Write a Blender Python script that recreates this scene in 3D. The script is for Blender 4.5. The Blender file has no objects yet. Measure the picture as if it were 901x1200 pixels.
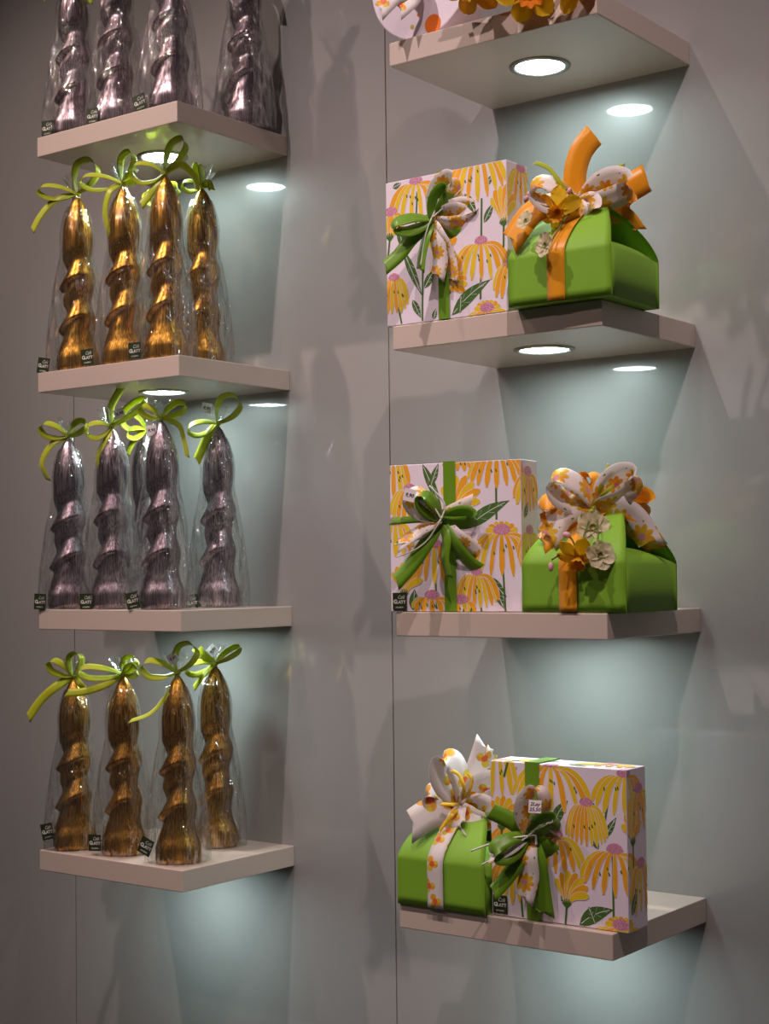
import bpy, math, random
from mathutils import Vector, Matrix, noise
S = bpy.context.scene
COL = S.collection
PI = math.pi

# ------------------------------------------------------------------ camera, world, lights, exposure
YAW, PITCH, ROLL = 0.6491, 0.0388, -0.0120
def cam_axes():
    f = Vector((-math.sin(YAW)*math.cos(PITCH), math.cos(YAW)*math.cos(PITCH), math.sin(PITCH)))
    r = Vector((math.cos(YAW), math.sin(YAW), 0)); u = r.cross(f)
    return (r*math.cos(ROLL)+u*math.sin(ROLL), u*math.cos(ROLL)-r*math.sin(ROLL), f)
cd = bpy.data.cameras.new('camera'); cam = bpy.data.objects.new('camera', cd); COL.objects.link(cam)
r_, u_, f_ = cam_axes()
M = Matrix((r_, u_, -f_)).transposed().to_4x4(); M.translation = Vector((1.2888, -1.9093, 0.0133))
cam.matrix_world = M
cd.sensor_fit = 'VERTICAL'; cd.sensor_height = 36; cd.sensor_width = 27.03; cd.lens = 1827.07/1200*36
cd.clip_start = .02
S.camera = cam
S.view_settings.view_transform = 'Standard'; S.view_settings.look = 'None'
S.view_settings.gamma = 1; S.view_settings.use_curve_mapping = False
S.view_settings.exposure = 0.0
try:
    S.cycles.transparent_max_bounces = 32; S.cycles.max_bounces = 10
except Exception: pass

W = bpy.data.worlds.new('shop_dusk'); S.world = W; W.use_nodes = True
W.node_tree.nodes['Background'].inputs[0].default_value = (.95, .86, .88, 1)
W.node_tree.nodes['Background'].inputs[1].default_value = .028

def spot(name, loc, tgt, power, col, size, blend, radius):
    l = bpy.data.lights.new(name, 'SPOT'); l.energy = power; l.color = col
    l.spot_size = math.radians(size); l.spot_blend = blend; l.shadow_soft_size = radius
    o = bpy.data.objects.new(name, l); COL.objects.link(o); o.location = loc
    o.rotation_euler = (Vector(tgt)-Vector(loc)).to_track_quat('-Z', 'Y').to_euler()
    return o
WARM = (1, .79, .77)
spot('ceiling_spot', (-1.2, -1.2, 1.9), (-.62, 0, -.10), 90, (1, .75, .66), 60, 1, .018)
spot('ceiling_spot', (-.2, -1.2, 1.9), (-.16, 0, -.06), 88, WARM, 56, 1, .018)
spot('ceiling_spot', (.95, -1.2, 1.8), (.30, 0, -.12), 84, WARM, 54, 1, .018)
spot('ceiling_spot', (-.75, -2.7, 1.9), (-.50, 0, -.05), 38, (1, .77, .72), 36, 1, .022)
spot('ceiling_spot', (.55, -2.7, 1.9), (.22, 0, -.05), 34, (1, .77, .72), 36, 1, .022)

# ------------------------------------------------------------------ material helpers
def new_mat(name):
    m = bpy.data.materials.new(name); m.use_nodes = True
    nt = m.node_tree; b = nt.nodes['Principled BSDF']
    return m, nt, b
def setp(b, **k):
    for n, v in k.items():
        n = n.replace('_', ' ')
        b.inputs[n].default_value = (*v, 1) if isinstance(v, tuple) and len(v) == 3 else v
class NT:
    def __init__(s, nt): s.nt = nt
    def n(s, t, **k):
        o = s.nt.nodes.new(t)
        for a, v in k.items(): setattr(o, a, v)
        return o
    def put(s, inp, v):
        if hasattr(v, 'is_linked') or hasattr(v, 'links'): s.nt.links.new(v, inp)
        else: inp.default_value = v
    def math(s, op, a, b=0.0, c=0.0):
        o = s.n('ShaderNodeMath', operation=op)
        for i, v in enumerate((a, b, c)): s.put(o.inputs[i], v)
        return o.outputs[0]
    def mix(s, fac, a, b):
        o = s.n('ShaderNodeMix', data_type='RGBA')
        s.put(o.inputs[0], fac)
        for i, v in ((6, a), (7, b)):
            s.put(o.inputs[i], (*v, 1) if isinstance(v, tuple) else v)
        return o.outputs[2]
    def noise(s, vec, scale, detail=3, rough=.5):
        o = s.n('ShaderNodeTexNoise'); o.inputs['Scale'].default_value = scale
        o.inputs['Detail'].default_value = detail; o.inputs['Roughness'].default_value = rough
        if vec is not None: s.put(o.inputs['Vector'], vec)
        return o.outputs[0]
    def coord(s, which='Object', scale=(1, 1, 1), rot=(0, 0, 0)):
        c = s.n('ShaderNodeTexCoord'); m = s.n('ShaderNodeMapping')
        m.inputs['Scale'].default_value = scale; m.inputs['Rotation'].default_value = rot
        s.put(m.inputs['Vector'], c.outputs[which]); return m.outputs[0]
    def bump(s, h, strength, dist, b):
        o = s.n('ShaderNodeBump'); o.inputs['Strength'].default_value = strength
        o.inputs['Distance'].default_value = dist; s.put(o.inputs['Height'], h)
        s.put(b.inputs['Normal'], o.outputs[0]); return o
    def ramp(s, fac, lo, hi):
        o = s.n('ShaderNodeMapRange'); o.interpolation_type = 'SMOOTHSTEP'
        s.put(o.inputs[0], fac); o.inputs[1].default_value = lo; o.inputs[2].default_value = hi
        return o.outputs[0]
def plain(name, col, rough=.5, metal=0, var=.06, scale=60, coat=0, sheen=0, grain=None):
    m, nt, b = new_mat(name); g = NT(nt)
    setp(b, Roughness=rough, Metallic=metal, Coat_Weight=coat, Coat_Roughness=.06)
    f = g.noise(g.coord(), scale, 4)
    c2 = tuple(min(1, c*(1+var)) for c in col); c1 = tuple(c*(1-var) for c in col)
    g.put(b.inputs['Base Color'], g.mix(f, c1, c2))
    if sheen: setp(b, Sheen_Weight=sheen)
    if grain: g.bump(g.noise(g.coord(), grain[0], 4), grain[1], grain[2], b)
    return m
# laminate: glossy, faintly warm white, fine vertical streaks
def laminate(name, col, rough, coat, streak):
    m, nt, b = new_mat(name); g = NT(nt)
    f = g.noise(g.coord('Object', (1, 1, 1)), 6, 3)
    g.put(b.inputs['Base Color'], g.mix(f, tuple(c*.97 for c in col), tuple(c*1.03 for c in col)))
    setp(b, Roughness=rough, Coat_Weight=coat, Coat_Roughness=.035, Coat_IOR=1.5)
    h = g.noise(g.coord('Object', (30, 30, .9)), 1, 2)
    o = g.bump(h, streak, .004, b); g.put(b.inputs['Coat Normal'], o.outputs[0])
    return m
MAT = {}
MAT['wall'] = laminate('wall_laminate', (.315, .312, .305), .34, .75, .05)
MAT['shelf'] = laminate('shelf_laminate', (.59, .495, .43), .36, .45, .02)
MAT['seam'] = plain('seam_brown', (.30, .20, .13), .7)
MAT['trim'] = plain('lamp_ring_metal', (.30, .30, .27), .35, .8)
def emit(name, col, st):
    m, nt, b = new_mat(name); setp(b, Base_Color=(.9, .9, .9), Emission_Color=col, Emission_Strength=st, Roughness=.4)
    return m
MAT['lamp'] = emit('lamp_diffuser', (.80, 1, .98), 70)

def chocolate(name, dark, light, metal, rough):
    m, nt, b = new_mat(name); g = NT(nt)
    v = g.coord('Object', (620, 620, 26))
    n1 = g.noise(v, 1, 5, .62)
    n2 = g.noise(g.coord('Object', (60, 60, 18)), 1, 3)
    f = g.ramp(g.math('ADD', g.math('MULTIPLY', n1, .75), g.math('MULTIPLY', n2, .35)), .42, .74)
    g.put(b.inputs['Base Color'], g.mix(f, dark, light))
    setp(b, Metallic=metal)
    g.put(b.inputs['Roughness'], g.math('SUBTRACT', rough+.08, g.math('MULTIPLY', f, .08)))
    g.bump(g.noise(g.coord('Object', (900, 900, 30)), 1, 4, .6), .14, .0006, b)
    return m
MAT['gold'] = chocolate('gold_dusted_chocolate', (.16, .060, .010), (.95, .52, .085), .95, .30)
MAT['bronze'] = chocolate('bronze_dusted_chocolate', (.13, .055, .012), (.80, .42, .07), .93, .32)
MAT['silver'] = chocolate('silver_dusted_chocolate', (.10, .065, .08), (.66, .55, .60), .95, .30)

m, nt, b = new_mat('cellophane'); g = NT(nt); nt.nodes.remove(b)
lw = g.n('ShaderNodeLayerWeight'); lw.inputs[0].default_value = .5
bp = g.n('ShaderNodeBump'); bp.inputs['Strength'].default_value = 1.0; bp.inputs['Distance'].default_value = .009
vor = g.n('ShaderNodeTexVoronoi', feature='SMOOTH_F1'); vor.inputs['Scale'].default_value = 1; vor.inputs['Smoothness'].default_value = .12
g.put(vor.inputs['Vector'], g.coord('Object', (70, 70, 24), (.3, .2, 0)))
crk = g.math('ADD', g.math('MULTIPLY', vor.outputs['Distance'], .9),  g.math('ADD', g.noise(g.coord('Object', (1, 1, .45)), 90, 2), g.math('MULTIPLY', g.noise(g.coord('Object', (1, 1, .25)), 22, 1), 1.4)))
g.put(bp.inputs['Height'], crk); g.put(lw.inputs['Normal'], bp.outputs[0])
fc = g.math('ADD', g.math('MULTIPLY', g.math('POWER', lw.outputs['Facing'], 2.5), .52), .17)
tr = g.n('ShaderNodeBsdfTransparent'); tr.inputs[0].default_value = (.985, .99, .985, 1)
gl = g.n('ShaderNodeBsdfGlossy'); gl.inputs['Roughness'].default_value = .055; g.put(gl.inputs['Normal'], bp.outputs[0])
ms = g.n('ShaderNodeMixShader'); g.put(ms.inputs[0], fc)
nt.links.new(tr.outputs[0], ms.inputs[1]); nt.links.new(gl.outputs[0], ms.inputs[2])
df = g.n('ShaderNodeBsdfTranslucent'); df.inputs[0].default_value = (.8, .82, .82, 1)
m2 = g.n('ShaderNodeMixShader'); g.put(m2.inputs[0], g.math('MULTIPLY', fc, .16))
nt.links.new(ms.outputs[0], m2.inputs[1]); nt.links.new(df.outputs[0], m2.inputs[2])
nt.links.new(m2.outputs[0], nt.nodes['Material Output'].inputs[0])
MAT['cello'] = m

def satin(name, col, rough=.38, trans=.25):
    m, nt, b = new_mat(name); g = NT(nt)
    uv = g.coord('UV', (1, 60, 1))
    f = g.noise(uv, 3, 3)
    g.put(b.inputs['Base Color'], g.mix(f, tuple(c*.85 for c in col), tuple(min(1, c*1.12) for c in col)))
    setp(b, Roughness=rough, Sheen_Weight=.25, Anisotropic=.5)
    tl = g.n('ShaderNodeBsdfTranslucent'); tl.inputs[0].default_value = (*col, 1)
    ms = g.n('ShaderNodeMixShader'); ms.inputs[0].default_value = trans
    nt.links.new(b.outputs[0], ms.inputs[1]); nt.links.new(tl.outputs[0], ms.inputs[2])
    nt.links.new(ms.outputs[0], nt.nodes['Material Output'].inputs[0])
    return m
MAT['lime'] = satin('lime_satin_ribbon', (.52, .58, .02))
MAT['orange'] = satin('orange_satin_ribbon', (.92, .40, .012), .36)
MAT['green_rib'] = satin('leaf_green_satin_ribbon', (.17, .37, .012))
MAT['yellow_rib'] = satin('yellow_curling_ribbon', (.85, .55, .02), .3, .1)
MAT['raffia'] = plain('white_raffia', (.74, .72, .66), .5)

def print_ribbon(name, base, cell, petals, c_pet, c_eye, c_leaf, r_eye, r_pet, petal_mod):
    m, nt, b = new_mat(name); g = NT(nt)
    uv = g.coord('UV', (cell, cell, 1))
    vo = g.n('ShaderNodeTexVoronoi', voronoi_dimensions='2D'); vo.inputs['Scale'].default_value = 1
    vo.inputs['Randomness'].default_value = .55; g.put(vo.inputs['Vector'], uv)
    sub = g.n('ShaderNodeVectorMath', operation='SUBTRACT')
    g.put(sub.inputs[0], uv); g.put(sub.inputs[1], vo.outputs['Position'])
    sp = g.n('ShaderNodeSeparateXYZ'); g.put(sp.inputs[0], sub.outputs[0])
    ang = g.math('ARCTAN2', sp.outputs[1], sp.outputs[0])
    pet = g.math('ABSOLUTE', g.math('COSINE', g.math('MULTIPLY', ang, petals/2)))
    lim = g.math('ADD', g.math('MULTIPLY', pet, r_pet*petal_mod), r_pet*(1-petal_mod))
    d = vo.outputs['Distance']
    inpet = g.math('LESS_THAN', d, lim); ineye = g.math('LESS_THAN', d, r_eye)
    tone = g.mix(g.math('GREATER_THAN', g.math('SINE', g.math('MULTIPLY', ang, 2.3)), 0.0), c_pet[0], c_pet[1])
    lf = g.math('MULTIPLY', g.math('LESS_THAN', g.math('ABSOLUTE', g.math('SUBTRACT', g.noise(uv, 4.1, 1), .74)), .05), g.math('GREATER_THAN', d, r_pet*1.15))
    c = g.mix(lf, base, c_leaf); c = g.mix(inpet, c, tone); c = g.mix(ineye, c, c_eye)
    g.put(b.inputs['Base Color'], c); setp(b, Roughness=.5, Sheen_Weight=.15)
    tl = g.n('ShaderNodeBsdfTranslucent'); g.put(tl.inputs[0], c)
    ms = g.n('ShaderNodeMixShader'); ms.inputs[0].default_value = .3
    nt.links.new(b.outputs[0], ms.inputs[1]); nt.links.new(tl.outputs[0], ms.inputs[2])
    nt.links.new(ms.outputs[0], nt.nodes['Material Output'].inputs[0])
    return m
MAT['daisy_rib'] = print_ribbon('daisy_print_ribbon', (.92, .85, .83), .92, 9, ((.85, .56, .03), (.86, .42, .02)), (.72, .34, .46), (.13, .26, .03), .13, .46, .35)
MAT['dot_rib'] = print_ribbon('dot_print_ribbon', (.90, .85, .84), 1.0, 3, ((.88, .46, .03), (.86, .68, .06)), (.88, .16, .03), (.90, .85, .84), .15, .40, .6)

MAT['paper'] = plain('lilac_white_paper', (.80, .72, .82), .55, 0, .03)
MAT['petal_y'] = plain('printed_yellow_petal', (.80, .55, .015), .5, 0, .08)
MAT['petal_o'] = plain('printed_amber_petal', (.82, .38, .012), .5, 0, .08)
MAT['leafp'] = plain('printed_green_leaf', (.055, .15, .018), .55, 0, .12)
m, nt, b = new_mat('printed_pink_cone'); g = NT(nt)
vo = g.n('ShaderNodeTexVoronoi'); vo.inputs['Scale'].default_value = 700; g.put(vo.inputs['Vector'], g.coord())
g.put(b.inputs['Base Color'], g.mix(g.math('LESS_THAN', vo.outputs['Distance'], .33), (.56, .20, .33), (.78, .55, .66)))
setp(b, Roughness=.55); MAT['cone'] = m
MAT['green_card'] = plain('apple_green_cardboard', (.20, .43, .024), .6, 0, .05, 300, grain=(900, .15, .0005))
MAT['sticker'] = plain('dark_green_sticker', (.022, .034, .010), .4, 0, .1)
MAT['ink_w'] = plain('white_print', (.72, .74, .66), .5)
MAT['ink_b'] = plain('black_ink', (.02, .02, .03), .5)
MAT['tag'] = plain('white_price_label', (.80, .74, .76), .5)
MAT['flower_y'] = satin('yellow_silk_petal', (0.9, 0.66, 0.02), .5, .5)
MAT['flower_yb'] = satin('golden_silk_petal', (0.88, 0.52, 0.015), .5, .5)
MAT['corona_o'] = satin('orange_silk_trumpet', (0.92, 0.34, 0.015), .5, .5)
MAT['flower_w'] = satin('cream_silk_petal', (0.86, 0.8, 0.58), .5, .5)
MAT['flower_c'] = plain('green_flower_centre', (.28, .30, .04), .6, 0, .2, 200)
MAT['stem'] = plain('dark_green_stem', (.10, .14, .025), .6)
MAT['bud'] = plain('pink_flower_bud', (.70, .36, .42), .5)
MAT['dot_o'] = plain('printed_orange_dot', (.86, .19, .015), .5)
MAT['dot_y'] = plain('printed_olive_dot', (.55, .45, .02), .5)

# ------------------------------------------------------------------ object helpers
def link(o, parent=None):
    COL.objects.link(o)
    if parent is not None: o.parent = parent
    return o
def mesh(name, verts, faces, mats, smooth=False, midx=None, uvs=None):
    me = bpy.data.meshes.new(name); me.from_pydata([tuple(v) for v in verts], [], faces)
    for mm in (mats if isinstance(mats, (list, tuple)) else [mats]): me.materials.append(mm)
    if midx: me.polygons.foreach_set('material_index', midx)
    if smooth: me.polygons.foreach_set('use_smooth', [True]*len(me.polygons))
    if uvs:
        l = me.uv_layers.new(name='UVMap')
        for p in me.polygons:
            for li, vi in zip(p.loop_indices, p.vertices): l.data[li].uv = uvs[vi]
    me.update(); return me
def obj(name, me, parent=None, loc=(0, 0, 0), rot=(0, 0, 0)):
    o = bpy.data.objects.new(name, me); o.location = loc; o.rotation_euler = rot
    return link(o, parent)
def thing(name, label, cat, loc=(0, 0, 0), rotz=0, group=None):
    o = obj(name, None, None, loc, (0, 0, rotz)); o.empty_display_size = .02
    o['label'] = label; o['category'] = cat
    if group: o['group'] = group
    return o
def box_data(x0, x1, y0, y1, z0, z1, bev=0):
    if not bev:
        v = [(x, y, z) for z in (z0, z1) for y in (y0, y1) for x in (x0, x1)]
        return v, [(0, 2, 3, 1), (4, 5, 7, 6), (0, 1, 5, 4), (2, 6, 7, 3), (0, 4, 6, 2), (1, 3, 7, 5)]
    import bmesh
    bm = bmesh.new()
    v, f = box_data(x0, x1, y0, y1, z0, z1)
    vs = [bm.verts.new(p) for p in v]
    for q in f: bm.faces.new([vs[i] for i in q])
    bmesh.ops.bevel(bm, geom=bm.edges[:], offset=bev, segments=2, affect='EDGES', profile=.5)
    bm.verts.index_update()
    v = [tuple(p.co) for p in bm.verts]; f = [[q.index for q in p.verts] for p in bm.faces]; bm.free()
    return v, f
def box(name, ext, mat, parent=None, bev=0, loc=(0, 0, 0)):
    v, f = box_data(*ext, bev); return obj(name, mesh(name, v, f, mat), parent, loc)
def cr(P, t):
    n = len(P)-1; x = min(max(t, 0), 1)*n; i = min(int(x), n-1); u = x-i
    p0 = P[max(i-1, 0)]; p1 = P[i]; p2 = P[i+1]; p3 = P[min(i+2, n)]
    return .5*((2*p1)+(p2-p0)*u+(2*p0-5*p1+4*p2-p3)*u*u+(3*p1-p0-3*p2+p3)*u*u*u)
def tube(pts, rad, n=20, k=6):
    P = [Vector(p) for p in pts]; v = []; f = []
    for i in range(n+1):
        t = i/n; c = cr(P, t); T = (cr(P, min(1, t+.02))-cr(P, max(0, t-.02))).normalized()
        a = T.orthogonal().normalized() if i == 0 else (pa-T*pa.dot(T)).normalized()
        pa = a; bb = T.cross(a)
        for j in range(k):
            q = 2*PI*j/k; rr = rad(t) if callable(rad) else rad
            v.append(c+(a*math.cos(q)+bb*math.sin(q))*rr)
    for i in range(n):
        for j in range(k):
            f.append((i*k+j, i*k+(j+1) % k, (i+1)*k+(j+1) % k, (i+1)*k+j))
    f.append(tuple(range(k))[::-1]); f.append(tuple(n*k+j for j in range(k)))
    return v, f
# picture-facing frame used to shape bows: R along the bow, U up, F out of the bow
R = Vector((.797, .604, 0)); U = Vector((0, 0, 1)); F = Vector((.604, -.797, 0))
def to3(p): return R*p[0]+U*p[1]+F*(p[2] if len(p) > 2 else 0)
def strip(P, width, wf, n=26, cup=.10, th=.00035, cut=0.0, narrow=.35, endnarrow=1.0, wlen=None):
    """ribbon along P; wf(t,T) -> width direction"""
    v = []; f = []; uv = []; L = 0; prev = None
    for i in range(n+1):
        t = i/n; c = cr(P, t); T = (cr(P, min(1, t+.01))-cr(P, max(0, t-.01))).normalized()
        if prev is not None: L += (c-prev).length
        prev = c
        w = wf(t, T); w = (w-T*w.dot(T))
        if w.length < 1e-4: w = T.orthogonal()
        w.normalize()
        if i and w.dot(pw) < 0: w = -w
        pw = w; N = T.cross(w)
        hw = width/2*(narrow+(1-narrow)*min(1, t/.22)**.7)
        if endnarrow < 1: hw *= min(1, endnarrow+(1-endnarrow)*min(1, (1-t)/.22)**.7)
        for j, s in enumerate((-1, -.33, .33, 1)):
            q = c+w*(s*hw)+N*(cup*width*(1-s*s))
            if i == n and cut: q = q+T*(cut*width*s)
            for k in (0, 1):
                v.append(q+N*(th*(k-.5))); uv.append(((s+1)/2, L/width))
    for i in range(n):
        a = i*8; bq = a+8
        for j in range(3):
            f.append((a+2*j+1, a+2*j+3, bq+2*j+3, bq+2*j+1))
            f.append((a+2*j, bq+2*j, bq+2*j+2, a+2*j+2))
        f.append((a, a+1, bq+1, bq)); f.append((a+7, a+6, bq+6, bq+7))
    e = n*8
    for j in range(3):
        f.append((2*j, 2*j+2, 2*j+3, 2*j+1)); f.append((e+2*j, e+2*j+1, e+2*j+3, e+2*j+2))
    return v, f, uv
def loop_strip(name, mat, parent, s, ang, ln, opn, width, axis=None, fo=(0, .006), loc=(0, 0, 0)):
    a = math.radians(ang); e = Vector((math.cos(a), math.sin(a))); p = Vector((-e.y, e.x))
    pts = []
    for (x, y, q) in ((0, 0, 0), (.35, .42, .3), (.75, .55, .8), (1.0, .12, 1), (.85, -.42, .9), (.42, -.40, .6), (0, 0, 0)):
        c = e*(x*ln)+p*(y*opn); pts.append(to3((c.x*s, c.y*s, fo[0]+fo[1]*q)))
    A = to3(axis).normalized() if axis else (to3((p.x*.62+e.x*.25, p.y*.62+e.y*.25, 0))+F*.66).normalized()
    v, f, uv = strip(pts, width, lambda t, T: A, 34, .03, endnarrow=.35)
    return obj(name, mesh(name, v, f, mat, True, None, uv), parent, loc)
def tail_strip(name, mat, parent, s, pts, width, tw=(.2, .5), f0=.004, cut=.35, loc=(0, 0, 0), n=26, cup=.045, narrow=.35):
    P = [to3((x*s, y*s, (q[0] if q else f0*min(1, i)))) for i, (x, y, *q) in enumerate([(0, 0)]+list(pts))]
    def wf(t, T):
        a = tw[0]+(tw[1]-tw[0])*t
        return F.cross(T)*math.cos(a)+F*math.sin(a)
    v, f, uv = strip(P, width, wf, n, cup, cut=cut, narrow=narrow)
    return obj(name, mesh(name, v, f, mat, True, None, uv), parent, loc)
def ellipsoid(name, mat, parent, rad, loc=(0, 0, 0), n=12, m=8, rot=(0, 0, 0)):
    v = [(0, 0, -rad[2])]; f = []
    for i in range(1, m):
        a = -PI/2+PI*i/m
        for j in range(n):
            q = 2*PI*j/n; v.append((rad[0]*math.cos(a)*math.cos(q), rad[1]*math.cos(a)*math.sin(q), rad[2]*math.sin(a)))
    v.append((0, 0, rad[2]))
    for j in range(n):
        f.append((0, 1+(j+1) % n, 1+j)); f.append((len(v)-1, 1+(m-2)*n+j, 1+(m-2)*n+(j+1) % n))
        for i in range(m-2): f.append((1+i*n+j, 1+i*n+(j+1) % n, 1+(i+1)*n+(j+1) % n, 1+(i+1)*n+j))
    return obj(name, mesh(name, v, f, mat, True), parent, loc, rot)
def text_data(txt, size, x, y, shear=0, bold=0, ay='BOTTOM', sx=1):
    c = bpy.data.curves.new('lettering', 'FONT'); c.body = txt; c.size = size; c.shear = shear; c.offset = bold
    c.align_x = 'CENTER'; c.resolution_u = 2
    o = bpy.data.objects.new('lettering', c); COL.objects.link(o)
    bpy.context.view_layer.update()
    me = bpy.data.meshes.new_from_object(o.evaluated_get(bpy.context.evaluated_depsgraph_get()))
    vs = [(v.co.x*sx+x, v.co.y+y, 0) for v in me.vertices]; fs = [tuple(p.vertices) for p in me.polygons]
    bpy.data.objects.remove(o); bpy.data.curves.remove(c); bpy.data.meshes.remove(me)
    return vs, fs
def text_mesh(name, lines, mat):
    v = []; f = []
    for l in lines:
        a, bq = text_data(*l[0], **l[1]); o = len(v); v += a; f += [tuple(i+o for i in q) for q in bq]
    return mesh(name, v, f, mat)
# sticker lettering, in units of sticker width 1, drawn in XY
LETTERING = text_mesh('lettering', [
    (('Café', .34, .10, .17), dict(shear=.45, sx=.8)),
    (('G', .36, -.31, -.13), dict(bold=.012)), (('LATT', .28, .115, -.13), dict(bold=.012, sx=1.02)),
    (('ACHERN', .13, 0, -.42), dict(bold=.002, sx=1.1))], MAT['ink_w'])
PRICE = text_mesh('lettering', [(('2Lay', .40, 0, .06), dict(shear=.2, bold=.012)), (('25,50', .40, 0, -.36), dict(shear=.2, bold=.012))], MAT['ink_b'])
SMALLPRICE = text_mesh('lettering', [(('9,90', .42, 0, -.15), dict(shear=.2, bold=.015))], MAT['ink_b'])
STK_V, STK_F = box_data(-.5, .5, -.56, .56, -.01, .01)
STICKER = mesh('sticker', STK_V, STK_F, MAT['sticker'])
TAGM = mesh('price_label', *box_data(-.5, .5, -.5, .5, -.01, .01), MAT['tag'])
def sticker(parent, loc, size, normal, roll=0.0, me=STICKER, txt=LETTERING, name='sticker'):
    n = Vector(normal).normalized(); up = Vector((0, 0, 1)); x = up.cross(n).normalized(); y = n.cross(x)
    mt = Matrix((x, y, n)).transposed().to_4x4() @ Matrix.Rotation(roll, 4, 'Z') @ Matrix.Diagonal((size, size, size, 1))
    mt.translation = Vector(loc)
    o = obj(name, me, parent); o.matrix_local = mt
    if txt is not None: obj('lettering', txt, o, (0, 0, .013))
    return o

# ------------------------------------------------------------------ the wall: laminate panels on a dark backing
wall = box('wall_back', (-2.31, 1.99, .0022, .04, -1.3, 2.3), MAT['seam']); wall['kind'] = 'structure'
xs = [-2.302, -1.584, -.866, -.148, .570, 1.288, 1.99]
for a, c in zip(xs[:-1], xs[1:]):
    box('wall_panel', (a+.0011, c-.0011, 0, .0022, -1.3, 2.3), MAT['wall'], wall, .0003)
floor = box('floor', (-2.31, 1.99, -3.2, .04, -1.34, -1.3), plain('floor_stone', (.22, .19, .17), .5)); floor['kind'] = 'structure'

# ------------------------------------------------------------------ shelves with their recessed lamps
HZ = [.7240, .3412, -.0390, -.4212]; T = .032; D = .2525; SW = .317
XL, XR = -.6660, .0488
import bmesh
def disc(r, z, n=40, r0=0):
    v = [(r*math.cos(2*PI*i/n), r*math.sin(2*PI*i/n), z) for i in range(n)]
    return v, [tuple(range(n))[::-1]]
def lathe(prof, n=40):
    v = []; f = []
    for r, z in prof:
        v += [(r*math.cos(2*PI*i/n), r*math.sin(2*PI*i/n), z) for i in range(n)]
    for k in range(len(prof)-1):
        for i in range(n):
            f.append((k*n+i, k*n+(i+1) % n, (k+1)*n+(i+1) % n, (k+1)*n+i))
    return v, f
bv, bf = box_data(0, SW, -D, 0, -T, 0, .0012)
BOARD = mesh('board', bv, bf, MAT['shelf'])
rv, rf = lathe([(.0328, -.0004), (.0331, -.0022), (.036, -.0034), (.0408, -.0022), (.0415, 0)])
RING = mesh('lamp_ring', rv, rf, MAT['trim'], True)
dv, df = disc(.0330, -.0008)
DIFF = mesh('diffuser', dv, df, MAT['lamp'])
def shelf(x, z, label):
    t = thing('wall_shelf', label, 'shelf', (x, 0, z), 0, 'wall shelves')
    obj('board', BOARD, t)
    rg = obj('lamp_ring', RING, t, (SW/2, -D/2, -T)); obj('diffuser', DIFF, rg)
    return t
for x, z, l in ((XL, HZ[0], 'pale laminate wall shelf with recessed lamp, carrying four silver chocolate sticks'),
    (XL, HZ[1], 'pale laminate wall shelf with recessed lamp, under the bright gold chocolate sticks'),
    (XL, HZ[2], 'pale laminate wall shelf under the five silver chocolate sticks'),
    (XL, HZ[3], 'pale laminate wall shelf under the dark bronze chocolate sticks'),
    (XR, HZ[0], 'pale laminate wall shelf with recessed lamp, under the daffodils and round box'),
    (XR, HZ[1], 'pale laminate wall shelf whose corner a green box with upright orange ribbon overhangs'),
    (XR, HZ[2], 'pale laminate wall shelf under the green box with two cream blossoms'),
    (XR, HZ[3], 'pale laminate wall shelf under the green box with orange-dotted bow')):
    shelf(x, z, l)

# ------------------------------------------------------------------ chocolate sticks in cellophane
CH = .275
PROF = [(0, .0315), (.025, .0338), (.07, .0340), (.15, .0278), (.21, .0252), (.40, .0243), (.55, .0240), (.66, .0244), (.75, .0246), (.83, .0226), (.89, .0182), (.94, .0122), (.975, .0070), (1, .0012)]
def pr(t):
    n = len(PROF)
    for i in range(n-1):
        a, c = PROF[i][0], PROF[i+1][0]
        if t <= c or i == n-2:
            def sl(k):
                if k <= 0 or k >= n-1: return (PROF[min(k+1, n-1)][1]-PROF[max(k-1, 0)][1])/(PROF[min(k+1, n-1)][0]-PROF[max(k-1, 0)][0])
                d0 = (PROF[k][1]-PROF[k-1][1])/(PROF[k][0]-PROF[k-1][0]); d1 = (PROF[k+1][1]-PROF[k][1])/(PROF[k+1][0]-PROF[k][0])
                return 0 if d0*d1 <= 0 else 2*d0*d1/(d0+d1)
            h = c-a; u = (t-a)/h; p0, p1 = PROF[i][1], PROF[i+1][1]
            return (2*u**3-3*u*u+1)*p0+(u**3-2*u*u+u)*h*sl(i)+(-2*u**3+3*u*u)*p1+(u**3-u*u)*h*sl(i+1)
def sst(x): x = min(max(x, 0), 1); return x*x*(3-2*x)
def scoop(d):
    """radial profile round one lip: cut back above it, undercut below"""
    if d >= .095: return -.60*(1-sst((d-.095)/.085))
    if d >= .075: u = (d-.075)/.02; return -.44-.16*(1-(1-u)**2)
    if d >= 0: return .40-.84*d/.075
    if d >= -.026: return .40-.62*sst(-d/.026)**.8
    return -.22*(1-sst((-d-.026)/.07))
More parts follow.
